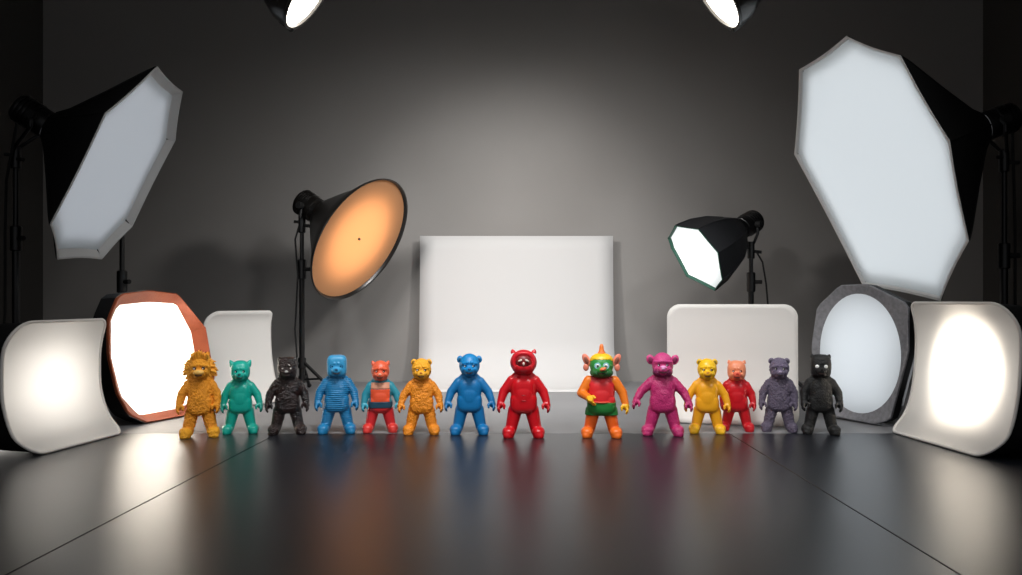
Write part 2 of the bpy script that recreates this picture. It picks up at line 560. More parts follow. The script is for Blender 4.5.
# --- big softbox, right
c = P(884, 163, 3.4); n = facing(c, (-.92, -.39), 60)
px = [(848, 37), (901, 56), (950, 141), (969, 240), (941, 299), (864, 284), (796, 154), (801, 70)]
cor = [PL(x, y, c, n) for x, y in px]
nk = neck_of(c, n, 980, 128)
ax = (sum(cor, V((0, 0, 0))) / 8 - nk).normalized()
pole = P(1004, 158, nk.y + .02)
t = thing('studio_softbox', 'biggest softbox, black shell and lit white face, on a stand at upper right', 'studio light', (pole.x, pole.y, 0))
cc = softbox_parts(t, cor, n, nk, .07, [(0, 1.002), (.1, .905), (.5, .48), (.85, .12), (1, 0)], .006, .985, [M['lined'], M['lip'], M['dif_cool']], glow=('#f8fbff', 1.55))
head_parts(t, nk, ax, .062, .15, pole, M['black'])
stand_parts(t, pole.x, pole.y, pole.z, .72, leg_a=.4)
b = MB(); b.tube([nk - ax * .14, pole + V((.03, -.02, -.12)), pole + V((.035, -.02, -.35)), V((pole.x + .035, pole.y - .02, .45)), V((pole.x + .06, pole.y - .05, .012))], .006)
b.build('power_cable', M['rubber'], t)

# --- bare stand behind the left softbox
q = P(122, 240, 3.95)
t = thing('light_stand', 'black light stand rising behind the left softbox and the rust orange softbox', 'stand', (q.x, q.y, 0))
stand_parts(t, q.x, q.y, 1.12, .62, leg_a=.1, leg_r=.2)
b = MB(); b.cyl((q.x, q.y, 1.12), (q.x, q.y, 1.17), .016); b.build('spigot', M['steel'], t)


# --- round reflector lamp with amber face
c = P(361.5, 240.5, 4.3); n = facing(c, (.84, -.54), 58)
Rr = .362
nk = neck_of(c, n, 318, 212)
ax = (c - nk).normalized(); Lr = (c - nk).length
pole = P(302, 222, nk.y + .02)
t = thing('reflector_lamp', 'black cone lamp with a round glowing amber face on a tripod stand', 'studio light', (pole.x, pole.y, 0))
b = MB()
u = n.orthogonal().normalized(); w = n.cross(u); rings = []
for s, r in [(0, .062), (.06, .072), (.12, .098), (.4, .182), (.7, .266), (.96, Rr - .006), (1, Rr)]:
    a2 = ax.lerp(n, s).normalized(); uu = (u - a2 * u.dot(a2)).normalized(); ww = a2.cross(uu)
    rings.append([nk + (c - nk) * s + (uu * math.cos(2 * PI * j / 64) + ww * math.sin(2 * PI * j / 64)) * r for j in range(64)])
b.loft(rings, False, False); b.build('reflector_cone', M['enamel'], t)
b = MB(); b.lathe(c, n, [(-.004, Rr + .001), (.0, Rr + .003), (.005, Rr + .003), (.006, Rr - .001), (.003, Rr - .005), (-.012, Rr - .012)], 64, False, False); b.build('rim', M['enamel'], t)
b = MB(); b.lathe(c, n, [(-.012, Rr - .012), (-.016, Rr * .7), (-.02, Rr * .35), (-.021, .01)], 64, False, True); b.build('diffuser', M['dif_amber'], t, 60)
b = MB(); b.cyl(c - n * .021, c - n * .012, .007); b.build('centre_button', M['steel'], t)
head_parts(t, nk, ax, .072, .13, pole, M['enamel'])
stand_parts(t, pole.x, pole.y, pole.z, .70, leg_a=-.45, leg_r=.22, hub=.16)
b = MB(); b.tube([nk - ax * .1, pole + V((-.03, -.03, -.1)), pole + V((-.015, -.03, -.3)), V((pole.x - .03, pole.y - .03, .35)), V((pole.x - .02, pole.y - .03, .2)), V((pole.x - .10, pole.y - .06, .01))], .005)
b.build('power_cable', M['rubber'], t)
lamp('AREA', 'reflector_bulb', nk.lerp(c, .72), 1.5, '#ffd6ac', aim=c, radius=.48)

# --- small octagonal softbox
c = P(695, 257, 4.2); n = facing(c, (-.85, -.50), 50)
px = [(675.5, 225.5), (699, 229), (718.5, 252.5), (722.8, 279.4), (715, 290), (687, 276), (672, 248), (668.6, 238)]
cor = [PL(x, y, c, n) for x, y in px]
cen = sum(cor, V((0, 0, 0))) / 8
nk = P(739, 229.5, cen.y + .26)
ax = (cen - nk).normalized()
pole = P(751, 248, nk.y + .015)
t = thing('studio_softbox', 'small black octagonal softbox with a brilliant white face above the wide white card', 'studio light', (pole.x, pole.y, 0))
cc = softbox_parts(t, cor, n, nk, .055, [(0, 1.003), (.06, 1), (.3, .94), (.6, .72), (.85, .38), (1, 0)], .012, .97, [M['satin'], M['green_edge'], M['dif']], sag=.002)
head_parts(t, nk, ax, .062, .17, pole, M['black'])
stand_parts(t, pole.x, pole.y, pole.z, .63, leg_a=-.5, leg_r=.30)
b = MB(); b.tube([pole + V((.02, -.03, -.02)), pole + V((.055, -.03, -.08)), pole + V((.075, -.03, -.2)), pole + V((.085, -.03, -.32)), V((pole.x + .08, pole.y - .03, .2)), V((pole.x + .1, pole.y - .06, .01))], .005)
b.build('power_cable', M['rubber'], t)
lamp('AREA', 'softbox_lamp', cc.lerp(nk, .35), 1.6, '#fbffff', aim=cc, radius=.22)


# --- floor softboxes
def floor_softbox(label, p0, n, outer, inner, set_back, cen_px, mats, rad, energy, color, round_inner=None):
    n = V(n).normalized()
    co = [PL(x, y, p0, n) for x, y in outer]
    dz = min(p.z for p in co)
    co = [p + V((0, 0, max(0, .004 - p.z))) for p in co]
    c0 = sum(co, V((0, 0, 0))) / len(co)
    t = thing('floor_softbox', label, 'studio light', (c0.x, c0.y, 0))
    p1 = p0 - n * set_back
    # even ring resampling by angle so both outlines can be lofted
    u = n.cross(V((0, 0, 1))).normalized(); v = u.cross(n)
    if v.z < 0: v = -v
    def resample(poly, c, N=64):
        out = []
        for j in range(N):
            a = 2 * PI * j / N; d = V((math.cos(a), math.sin(a)))
            best = None
            for i in range(len(poly)):
                p = poly[i] - c; q = poly[(i + 1) % len(poly)] - c
                x1, y1, x2, y2 = p.dot(u), p.dot(v), q.dot(u), q.dot(v)
                den = d.x * (y2 - y1) - d.y * (x2 - x1)
                if abs(den) < 1e-9: continue
                s = (x1 * (y2 - y1) - y1 * (x2 - x1)) / den
                k = (x1 * d.y - y1 * d.x) / den
                if s > 0 and -1e-6 <= k <= 1 + 1e-6 and (best is None or s > best): best = s
            out.append(c + u * d.x * best + v * d.y * best)
        return out
    if round_inner:
        (ex, ey, rx, ry, rot) = round_inner
        inner = [(ex + rx * math.cos(a) * math.cos(rot) - ry * math.sin(a) * math.sin(rot), ey + rx * math.cos(a) * math.sin(rot) + ry * math.sin(a) * math.cos(rot)) for a in [2 * PI * k / 48 for k in range(48)]]
    ci = [PL(x, y, p1, n) for x, y in inner]
    ci = [p + V((0, 0, max(0, .008 - p.z))) for p in ci]
    cm = sum(ci, V((0, 0, 0))) / len(ci)
    cf = cm + n * set_back
    ro = resample(co, cf); ri = resample(ci, cm)
    b = MB(); b.loft([scale_ring(ro, cf, .995, -n * .012), scale_ring(ro, cf, 1.0), scale_ring(ro, cf, .985, n * .002), ri], False, False)
    b.build('rim', mats[0], t, 25)
    b = MB(); b.loft([ri] + [scale_ring(ri, cm, k, n * .010 * (1 - k * k)) for k in (.9, .7, .45, .2, .05)], False, True)
    b.build('diffuser', mats[1], t, 60)
    def flo(r): return [p + V((0, 0, max(0, .004 - p.z))) for p in r]
    b = MB(); b.loft([flo(scale_ring(ro, cf, 1.0, -n * .010)), flo(scale_ring(ro, cf, 1.0, -n * (set_back + .03))), flo(scale_ring(ro, cf, .82, -n * (set_back + .10))), flo(scale_ring(ro, cf, .42, -n * (set_back + .17)))], False, True)
    b.build('softbox_shell', mats[2], t, 25)
    hc = cf - n * (set_back + .172)
    b = MB(); b.cyl(hc, hc - n * .05, .045); b.build('lamp_head', M['black'], t)
    lamp('AREA', 'floor_softbox_lamp_or_added_fill', cm - n * .1, energy, color, aim=cm, radius=rad)
    return t


p0 = floor_pt(147, 424)
outer = [(119, 294), (149, 290), (178, 293.5), (206, 328), (215, 381), (203, 412), (178, 419), (147, 423.5), (129, 415), (117, 393), (108.5, 356), (108.5, 319)]
inner = [(117.5, 305), (148, 302), (176, 303.5), (191, 332), (196, 362), (193, 402), (177, 408.5), (139, 415.5), (121, 396), (111.5, 358), (111, 320)]
floor_softbox('floor softbox with a wide rust orange rim and glowing white face', p0, (.93, -.33, .04), outer, inner, .055, None,
              [M['orange_cloth'], M['dif'], M['fabric']], .40, 11, '#fff1e0')
p0 = floor_pt(874, 425.5)
outer = [(840, 285), (868, 284), (908, 304), (908, 352), (890, 420), (874, 425.5), (832, 416), (815, 392), (811.5, 346), (817, 307)]
floor_softbox('floor softbox with a charcoal grey rim around a pale round face', p0, (-.9, -.436, .03), outer, None, .012, None,
              [M['grey_felt'], M['dif_cool'], M['fabric']], .5, 1.15, '#f6f9ff', round_inner=(860.5, 353.5, 40.5, 60, -.06))  # lamp inside is added to brighten this unlit face


# --- two hanging lamps at the top edge
def hanging(px, py, ax2, label):
    c = P(px, py, 3.2); n = facing(c, ax2, 70); r = .146
    s = 1 if ax2[0] > 0 else -1
    bk = c - n * .24
    t = thing('hanging_lamp', label, 'hanging lamp', (bk.x, bk.y, ZC), 'hanging lamps at the top')
    b = MB(); b.lathe(c, n, [(-.30, .03), (-.29, .045), (-.24, .052), (-.2, .07), (-.14, .115), (-.06, .148), (0, r)], 48, True, False)
    b.build('lamp_shade', M['enamel'], t)
    b = MB(); b.lathe(c, n, [(-.006, r), (.0, r + .005), (.008, r + .004), (.006, r - .008), (-.006, r - .01)], 48, False, False); b.build('rim', M['enamel'], t)
    b = MB(); b.lathe(c, n, [(-.006, r - .008), (-.002, r * .6), (0, .02)], 48, False, True); b.build('diffuser', M['bulb'], t, 60)
    e = c - V((0, 0, 1)) * 0 ; r_, u_, v_ = basis(c)
    low = c + (v_ - n * v_.dot(n)).normalized() * -(r + .004)
    b = MB(); b.capsule(low - n * .05, low + n * .004, .009, .011); b.build('hinge_knob', M['black'], t)
    b = MB(); b.tube([bk, V((bk.x, bk.y, bk.z + .12)), V((bk.x, bk.y, ZC - .03))], .009); b.build('hanging_rod', M['black'], t)
    b = MB(); b.cyl((bk.x, bk.y, ZC - .03), (bk.x, bk.y, ZC), .05); b.build('ceiling_mount', M['black'], t)
    lamp('SPOT', 'hanging_lamp_beam', c + n * .05, 102, '#fffdfb', aim=(s * .4, 4.95, .30), size=94, blend=1, radius=.13)
    return t


hanging(308, -3, (.78, -.62), 'black hanging lamp with bright white face, left one at the top edge')
hanging(717, -3, (-.78, -.62), 'black hanging lamp with bright white face, right one at the top edge')

# ------------------------------------------------------------------ toys
PLASTIC = {}


def vinyl(hexc, rough=.38, fur=0, c2=None, coat=0.0):
    k = (hexc, rough, fur, c2)
    if k not in PLASTIC:
        PLASTIC[k] = pbr('vinyl ' + hexc, hexc, rough, bump=(220, .25 + .5 * fur) if fur else (500, .05), vary=(38, c2) if c2 else None, coat=coat)
    return PLASTIC[k]


def seg_d(p, a, b, ra, rb):
    ab = b - a; t = max(0, min(1, (p - a).dot(ab) / max(ab.length_squared, 1e-9)))
    return (p - (a + ab * t)).length - (ra + (rb - ra) * t)


def ell_d(p, c, r):
    q = p - c; k = math.sqrt((q.x / r[0]) ** 2 + (q.y / r[1]) ** 2 + (q.z / r[2]) ** 2)
    return (k - 1) * min(r)


def remesh(b, voxel, smooth=3):
    me = bpy.data.meshes.new('tmp'); me.from_pydata([tuple(v) for v in b.v], [], b.f)
    bm = bmesh.new(); bm.from_mesh(me); bmesh.ops.recalc_face_normals(bm, faces=bm.faces); bm.to_mesh(me); bm.free()
    o = bpy.data.objects.new('tmp', me); col.objects.link(o)
    r = o.modifiers.new('r', 'REMESH'); r.mode = 'VOXEL'; r.voxel_size = voxel
    s = o.modifiers.new('s', 'SMOOTH'); s.factor = .5; s.iterations = smooth
    dg = bpy.context.evaluated_depsgraph_get(); dg.update()
    m2 = bpy.data.meshes.new_from_object(o.evaluated_get(dg))
    bpy.data.objects.remove(o); bpy.data.meshes.remove(me)
    return m2


def toy(px, top, feet, label, colors, head='bear', ears='round', fur=0, wide=1.0, arms=None, turn=0, head_r=(.128, .125, .145),
        headz=.845, ridge=0, eye=None, nose=None, mane=None, rough=.38, c2=None, extra=None, ear_col=None, brow=True, muzzle=True, parts=None, square=1.0, spread=1.08, dy=0):
    """colors: dict tag->hex (body, head, arm, hand, leg, foot)"""
    Yf = F * H / (feet - CY); Y = Yf + .034 + dy
    h = (H - (top - 2.5 - CY) / F * Y) * 1.0
    loc = V(((px - CX) / F * Y, Y, 0))
    t = thing('toy_figure', label, 'toy figure', loc, 'toy figures in the front row')
    t.rotation_euler = (0, 0, turn + .75 * math.atan2(-loc.x, loc.y))
    W = wide
    prims = []
    def cap(tagn, a, b_, ra, rb): prims.append((tagn, 'c', V(a), V(b_), ra, rb))
    def ell(tagn, c, r, e=1.0): prims.append((tagn, 'e', V(c), r, e))
    # legs and feet
    for s in (-1, 1):
        cap('leg', (s * .095 * W, 0, .30), (s * .135 * W * spread, -.005, .07), .082 * W, .064)
        ell('foot', (s * .155 * W * spread, -.045, .058), (.074, .105, .064), .85)
        cap('foot', (s * .15 * W * spread, -.085, .030), (s * .165 * W * spread, -.105, .028), .058, .054)
    # torso
    ell('body', (0, 0, .385), (.156 * W, .118 * W, .125), .6)
    ell('body', (0, 0, .53), (.148 * W, .112 * W, .17), .75)
    ell('body', (0, 0, .62), (.135 * W, .098, .10), .95)
    ell('body', (0, -.012, .46), (.13 * W, .112 * W, .16), .8)
    cap('body', (0, 0, .60), (0, -.005, .76), .105, .082)
    for s in (-1, 1): cap('body', (s * .03, 0, .72), (s * .125 * W, 0, .625), .062, .062)
    # arms
    A = {-1: None, 1: None}
    arms = arms or {}
    for s in (-1, 1):
        sh, el_, wr_ = arms.get(s, ((.13, 0, .635), (.225, -.01, .51), (.258, -.045, .405)))
        sh = V((s * sh[0] * W, sh[1], sh[2])); el_ = V((s * el_[0], el_[1], el_[2])); wr_ = V((s * wr_[0], wr_[1], wr_[2]))
        cap('arm', sh, el_, .062, .054); cap('arm', el_, wr_, .054, .043)
        d = (wr_ - el_).normalized(); d = (d + V((0, 0, -.35)) * (1 if d.z < 0 else 0)).normalized()
        pc = wr_ + d * .035
        inn = V((-s, -.25, 0)); inn = (inn - d * inn.dot(d)).normalized()
        fr = V((0, -1, 0)); fr = (fr - d * fr.dot(d)); fr.normalize()
        cap('hand', wr_, wr_ + d * .048, .040, .040)
        cap('hand', wr_ + d * .035 + fr * .014, wr_ + d * .035 - fr * .014, .036, .036)
        for k in range(4):
            off = (k - 1.5) * .0235
            L = (.056, .066, .062, .05)[k]
            b0 = wr_ + d * .055 + fr * off - inn * .006
            b1 = b0 + d * L * .6 - inn * .004 + fr * off * .25
            b2 = b1 + (d * .75 + inn * .65).normalized() * L * .5
            cap('hand', b0, b1, .0165, .0155); cap('hand', b1, b2, .0155, .0135)
        tb = wr_ + d * .022 + inn * .025 + fr * .018
        t1 = tb + (d * .55 + inn * .75 + fr * .35).normalized() * .038
        t2 = t1 + (d * .95 + inn * .15).normalized() * .034
        cap('hand', tb, t1, .020, .0175); cap('hand', t1, t2, .0175, .014)
    # head
    hc = V((0, -.015, headz)); hr = head_r
    ell('head', hc, hr, square)
    ell('head', hc + V((0, -.02, -.055)), (hr[0] * .86, hr[1] * .95, .085), .95)
    fy = hc.y - hr[1]
    if muzzle:
        ell('muzzle', (0, fy - .012, hc.z - .052), (.058, .055, .042), .95)
        ell('muzzle', (0, fy + .02, hc.z - .095), (.055, .05, .03))
    if brow:
        for s in (-1, 1):
            cap('head', (s * .022, fy + .006, hc.z + .040), (s * .085, fy + .032, hc.z + .026), .017, .014)
    for s in (-1, 1):
        cap('head', (s * .06, fy + .028, hc.z - .04), (s * .075, fy + .045, hc.z - .06), .03, .03)
    b = MB()
    for p in prims:
        if p[1] == 'c': b.capsule(p[2], p[3], p[4], p[5], 18, 6)
        else: b.ellipsoid(p[2], p[3], p[4], 28, 18)
    b.v = [v * h for v in b.v]
    me = remesh(b, .0075 * h, 3)
    # flat soles
    zmin = .0
    for v in me.vertices:
        if v.co.z < .004 * h: v.co.z = .0
    # region of each vertex
    def region(p):
        best = None
        for q in prims:
            d = seg_d(p, q[2], q[3], q[4], q[5]) if q[1] == 'c' else ell_d(p, q[2], q[3])
            if best is None or d < best[0]: best = (d, q[0])
        return best[1]
    reg = [region(v.co / h) for v in me.vertices]
    me.update()
    nrm = [v.normal.copy() for v in me.vertices]
    cos0 = [v.co.copy() for v in me.vertices]
    seed = V((px * .37, top * .11, 0))
    if fur or ridge:
        for v, n_, rg in zip(me.vertices, nrm, reg):
            if v.co.z < .01 * h: continue
            a = 0
            q = v.co / h
            if fur and rg not in ('muzzle', 'hand'):
                a += fur * .0085 * (noise.noise(q * 34 + seed) + .6 * noise.noise(V((q.x * 60, q.y * 60, q.z * 38)) + seed))
            if ridge and rg in ('body', 'arm', 'leg'):
                a += ridge * .0045 * math.sin(q.z * 2 * PI / .024 + 2 * noise.noise(q * 9))
            v.co += n_ * a * h
    tags = list(dict.fromkeys(['body'] + list(colors)))
    slot = {k: i for i, k in enumerate(tags)}
    for k in tags:
        cv = colors.get(k, colors['body'])
        me.materials.append(cv if not isinstance(cv, str) else vinyl(cv, rough, fur, c2))
    fall = {'muzzle': 'head', 'foot': 'leg', 'hand': 'arm'}
    def slot_of(rg):
        while rg not in slot:
            rg = fall.get(rg, 'body')
        return slot[rg]
    for f in me.polygons:
        f.material_index = slot_of(reg[f.vertices[0]]); f.use_smooth = True
    me.name = 'body'
    bo = bpy.data.objects.new('body', me); col.objects.link(bo); bo.parent = t

    def part(mb, name, mat, parent=None, smooth=50):
        mb.v = [v * h for v in mb.v]
        o = mb.build(name, mat, None, smooth); o.parent = parent or t
        return o

    def shell(name, test, mat, off=.006, mats=None):
        """clothing: the body faces that pass the test, lifted off the skin"""
        idx = {}; vs = []; fs = []
        for f in me.polygons:
            if all(test(cos0[i] / h, reg[i]) for i in f.vertices):
                q = []
                for i in f.vertices:
                    if i not in idx:
                        idx[i] = len(vs); vs.append(cos0[i] + nrm[i] * off * h)
                    q.append(idx[i])
                fs.append(tuple(q))
        # keep the one largest connected piece
        par = list(range(len(vs)))
        def find(i):
            while par[i] != i:
                par[i] = par[par[i]]; i = par[i]
            return i
        for q in fs:
            for i in q[1:]: par[find(i)] = find(q[0])
        cnt = {}
        for q in fs: cnt[find(q[0])] = cnt.get(find(q[0]), 0) + 1
        ok = [k for k in cnt if cnt[k] > .2 * max(cnt.values())]
        big = min(ok, key=lambda k: min(vs[i].y for q in fs if find(q[0]) == k for i in q)); fs = [q for q in fs if find(q[0]) == big]
        use = sorted({i for q in fs for i in q}); mp = {i: k for k, i in enumerate(use)}
        vs = [vs[i] for i in use]; fs = [tuple(mp[i] for i in q) for q in fs]
        m = bpy.data.meshes.new(name); m.from_pydata([tuple(v) for v in vs], [], fs); m.materials.append(mat)
        m.polygons.foreach_set('use_smooth', [True] * len(fs))
        o = bpy.data.objects.new(name, m); col.objects.link(o); o.parent = t
        s = o.modifiers.new('s', 'SOLIDIFY'); s.thickness = .008 * h; s.offset = -1
        return o

    hm = vinyl(ear_col or colors.get('head', colors['body']) if not callable(ear_col) else '#000000', rough, 0, None) if isinstance(ear_col or colors.get('head', colors['body']), str) else colors['body']
    dark = vinyl('#140d0c', .3)
    # ears
    ex, ez = hr[0], hr[2]
    for s in (-1, 1):
        b = MB()
        if ears == 'round':
            c_ = hc + V((s * ex * .80, .0, ez * .68))
            b.ellipsoid(c_, (.034, .022, .042), 1, 16, 10, Matrix.Rotation(-s * .5, 3, 'Y'))
        elif ears == 'low':
            c_ = hc + V((s * ex * .93, .01, ez * .50))
            b.ellipsoid(c_, (.036, .024, .046), 1, 16, 10, Matrix.Rotation(-s * .2, 3, 'Y'))
        elif ears == 'side':
            c_ = hc + V((s * ex * 1.12, .0, ez * .40))
            b.ellipsoid(c_, (.048, .024, .062), 1, 18, 12, Matrix.Rotation(s * .35, 3, 'Y'))
        elif ears == 'point':
            c_ = hc + V((s * ex * .82, .0, ez * .62))
            b.lathe(c_ - V((s * .012, 0, .02)), V((s * .55, 0, 1)), [(0, .044), (.03, .040), (.065, .024), (.088, .008), (.092, .002)], 16)
        elif ears == 'corner':
            c_ = hc + V((s * ex * .84, 0, ez * .86))
            b.lathe(c_ - V((s * .012, 0, .02)), V((s * .35, 0, 1)), [(0, .030), (.02, .026), (.04, .012), (.046, .003)], 14)
        elif ears == 'tiny':
            c_ = hc + V((s * ex * .80, .0, ez * .72))
            b.lathe(c_ - V((s * .012, 0, .02)), V((s * .45, 0, 1)), [(0, .034), (.03, .028), (.055, .012), (.06, .003)], 14)
        elif ears == 'elf':
            c_ = hc + V((s * ex * 1.05, .0, ez * .30))
            rt = Matrix.Rotation(s * .45, 3, 'Y')
            b.ellipsoid(c_ + V((s * .03, 0, .02)), (.042, .020, .080), 1, 18, 12, rt)
            b.ellipsoid(c_ + V((s * .035, .0, -.065)), (.034, .020, .045), 1, 16, 10)
        if b.v:
            e_o = part(b, 'ear', hm)
            if ears in ('round', 'side', 'low', 'elf'):
                b = MB()
                k = {'round': .6, 'side': .62, 'low': .5, 'elf': .55}[ears]
                sz = {'round': (.034, .012, .042), 'side': (.048, .012, .062), 'low': (.036, .012, .046), 'elf': (.042, .012, .08)}[ears]
                rt = Matrix.Rotation({'round': -s * .5, 'low': -s * .2, 'side': s * .35, 'elf': s * .45}[ears], 3, 'Y')
                cz = c_ + (V((s * .03, 0, .02)) if ears == 'elf' else V((0, 0, 0)))
                b.ellipsoid(cz + V((0, -.017, -.002)), (sz[0] * k, sz[1], sz[2] * k), 1, 14, 8, rt)
                base = colors.get('head', colors['body'])
                ic = ear_col or (base if isinstance(base, str) else '#222222')
                rgb = [int(ic[i:i + 2], 16) for i in (1, 3, 5)]
                part(b, 'inner_ear', vinyl('#%02x%02x%02x' % tuple(int(x * .62) for x in rgb), .5), e_o)
    # eyes, nose
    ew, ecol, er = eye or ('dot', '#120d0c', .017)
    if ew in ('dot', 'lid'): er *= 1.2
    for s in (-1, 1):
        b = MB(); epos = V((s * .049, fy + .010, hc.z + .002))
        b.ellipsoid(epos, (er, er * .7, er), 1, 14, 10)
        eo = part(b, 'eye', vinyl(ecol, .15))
        if ew in ('ringed', 'white'):
            b = MB(); b.ellipsoid(epos + V((s * -.002, -er * .62, -.002)), (er * .5, er * .3, er * .5), 1, 12, 8)
            if ew == 'ringed': part(b, 'pupil', dark, eo)
            b2 = MB(); rr = er * 1.22
            b2.tube([epos + V((math.cos(a) * rr, -er * .25, math.sin(a) * rr)) for a in [2 * PI * k / 18 for k in range(18)]], .006, 6, True)
            if ew == 'ringed': part(b2, 'eye_ring', vinyl('#9fd6e8', .3), eo)
        elif ew == 'goggle':
            b2 = MB(); rr = er * 1.7
            b2.tube([epos + V((math.cos(a) * rr, -er * .1, math.sin(a) * rr * .8)) for a in [2 * PI * k / 18 for k in range(18)]], .008, 6, True)
            part(b2, 'eye_ring', vinyl(nose or '#1a4f70', .3), eo)
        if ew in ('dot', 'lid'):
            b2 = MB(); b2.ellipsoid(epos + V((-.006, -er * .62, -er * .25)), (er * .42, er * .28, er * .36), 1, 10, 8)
            part(b2, 'eye_glint', vinyl('#f0ece6', .2), eo)  # white speck is a painted catchlight on the dark eye
        if ew == 'lid':
            b2 = MB(); b2.ellipsoid(epos + V((0, .002, er * .95)), (er * 1.2, er * .8, er * .42), 1, 14, 8)
            hc_ = colors.get('head', colors['body'])
            part(b2, 'eyelid', hc_ if not isinstance(hc_, str) else vinyl(hc_, rough), eo)
    if muzzle:
        b = MB(); b.ellipsoid((0, fy - .062, hc.z - .034), (.022, .014, .015), .9, 14, 10)
        base = colors.get('head', colors['body'])
        part(b, 'nose', vinyl(nose, .3) if nose else dark)
        b = MB(); b.tube([(-.036, fy - .045, hc.z - .076), (-.015, fy - .060, hc.z - .083), (.015, fy - .060, hc.z - .083), (.036, fy - .045, hc.z - .076)], .006, 6)
        part(b, 'mouth', vinyl(colors.get('mouth_line', '#2a1410'), .5))
    if extra: extra(dict(part=part, shell=shell, hc=hc, hr=hr, fy=fy, h=h, t=t, me=me))
    return t


# individual extras -------------------------------------------------
def lion_extra(k):
    part, hc, hr = k['part'], k['hc'], k['hr']
    random.seed(8)
    b = MB()
    for ring, (rad, depth, ln) in enumerate([(1.0, .0, .06), (1.02, .05, .07), (.8, .08, .07)]):
        n = 52
        for i in range(n):
            a = PI * (-.28) + PI * 1.56 * i / (n - 1)
            if ring == 2: a = 2 * PI * i / n
            d = V((math.cos(a), 0, math.sin(a)))
            p = hc + V((d.x * hr[0] * .92 * rad, .005 + depth + random.uniform(-.012, .012), d.z * hr[2] * .9 * rad))
            q = p + d * (ln * random.uniform(.7, 1.25)) + V((random.uniform(-.02, .02), random.uniform(-.01, .02), random.uniform(-.025, .01) - (.03 if abs(d.x) > .6 else 0)))
            b.capsule(p - d * .03, p.lerp(q, .5), .028, .019, 8, 3); b.capsule(p.lerp(q, .5), q, .019, .004, 8, 3)
    for i in range(34):     # forelock
        x = random.uniform(-.085, .085)
        p = hc + V((x, -.06, hr[2] * .86)); q = p + V((x * .2, random.uniform(-.05, .02), .085 - abs(x) * .6 + random.uniform(-.015, .015)))
        b.capsule(p, q, .024, .004, 8, 3)
    part(b, 'mane', vinyl('#fbae32', .6, .5))
    b = MB(); b.ellipsoid((0, k['fy'] - .03, hc.z - .045), (.060, .045, .034), .9, 18, 12)
    part(b, 'snout_cap', vinyl('#ffc465', .4))


def hood_extra(k):
    part, hc, hr, fy = k['part'], k['hc'], k['hr'], k['fy']
    b = MB(); rx, rz = .112, .098
    b.tube([hc + V((math.cos(a) * rx, -hr[1] * .78 + .03 * abs(math.cos(a)), .01 + math.sin(a) * rz)) for a in [2 * PI * i / 32 for i in range(32)]], .026, 10, True)
    part(b, 'hood_edge', vinyl('#d2202c', .3))
    b = MB(); b.ellipsoid(hc + V((0, -hr[1] * .70, .012)), (.092, .062, .082), .95, 22, 14)
    fm = part(b, 'face_mask', vinyl('#8c1a1c', .4, 0, '#5a1416'))
    b = MB()
    for s in (-1, 1):
        b.ellipsoid((s * .038, fy - .022, hc.z + .030), (.026, .012, .012), 1, 12, 8, Matrix.Rotation(s * .35, 3, 'Y'))
    b.ellipsoid((0, fy - .034, hc.z - .005), (.012, .012, .02), 1, 12, 8)
    part(b, 'face_marking', vinyl('#e8d3c6', .35), fm)
    b = MB()
    for i in range(2):
        z = .50 - i * .06
        b.tube([(x, -.122 + abs(x) * .25, z - .02 * (1 - (x / .08) ** 2)) for x in [-.08 + .16 * j / 10 for j in range(11)]], .006, 6)
    part(b, 'belly_crease', vinyl('#a3141f', .4))


def clown_extra(k):
    part, shell, hc, hr, fy = k['part'], k['shell'], k['hc'], k['hr'], k['fy']
    shell('shirt', lambda p, r: (r == 'body' and .40 < p.z < .70), vinyl('#d8262b', .45), .008)
    shell('shorts', lambda p, r: (r in ('body', 'leg') and .255 < p.z < .415), vinyl('#1f7a33', .5), .014)
    b = MB(); b.tube([(math.cos(a) * .158, math.sin(a) * .13 - .005, .415) for a in [2 * PI * i / 40 for i in range(40)]], .010, 8, True)
    part(b, 'waistband', vinyl('#e0583a', .5))
    b = MB(); b.ellipsoid(hc + V((0, .01, hr[2] * .42)), (hr[0] * .98, hr[1] * .98, hr[2] * .66), 1, 24, 14)
    b.v = [v if v.z > hc.z + hr[2] * .30 + .25 * max(0, -(v.y - hc.y)) else V((v.x * .9, v.y * .9, hc.z + hr[2] * .30 + .25 * max(0, -(v.y - hc.y)))) for v in b.v]
    part(b, 'cap', vinyl('#f3c21f', .4))
    b = MB(); b.lathe(hc + V((0, 0, hr[2] * .9)), V((0, 0, 1)), [(0, .048), (.03, .044), (.05, .030), (.09, .026), (.12, .018), (.128, .006)], 16)
    part(b, 'top_spike', vinyl('#ee7a2a', .4))
    b = MB(); b.ellipsoid(hc + V((0, -.02, -.085)), (hr[0] * .98, hr[1] * 1.05, .060), .85, 22, 12)
    part(b, 'beard', vinyl('#1d5f2c', .5, .4))
    b = MB(); b.ellipsoid((.012, fy - .05, hc.z - .032), (.042, .045, .022), 1, 16, 10, Matrix.Rotation(-.25, 3, 'Y'))
    part(b, 'snout_cap', vinyl('#ef7a4a', .35))


def sleeves_extra(k):
    part, shell = k['part'], k['shell']
    shell('shirt', lambda p, r: (r == 'body' and .42 < p.z < .60 and abs(p.x) < .128), vinyl('#e2532f', .45), .007)
    shell('yoke_collar', lambda p, r: (r == 'body' and .60 <= p.z < .69 and abs(p.x) < .128), vinyl('#cf8f72', .5), .007)
    shell('shorts', lambda p, r: (r == 'body' and p.z < .345), vinyl('#cf2b2f', .45), .006)
    shell('belt', lambda p, r: (r in ('body',) and .335 < p.z < .425), vinyl('#1c4458', .5), .010)


def muzzle_cap(colr):
    def f(k):
        b = MB(); b.ellipsoid((0, k['fy'] - .022, k['hc'].z - .05), (.056, .052, .036), .95, 18, 12)
        k['part'](b, 'snout_cap', vinyl(colr, .35))
    return f


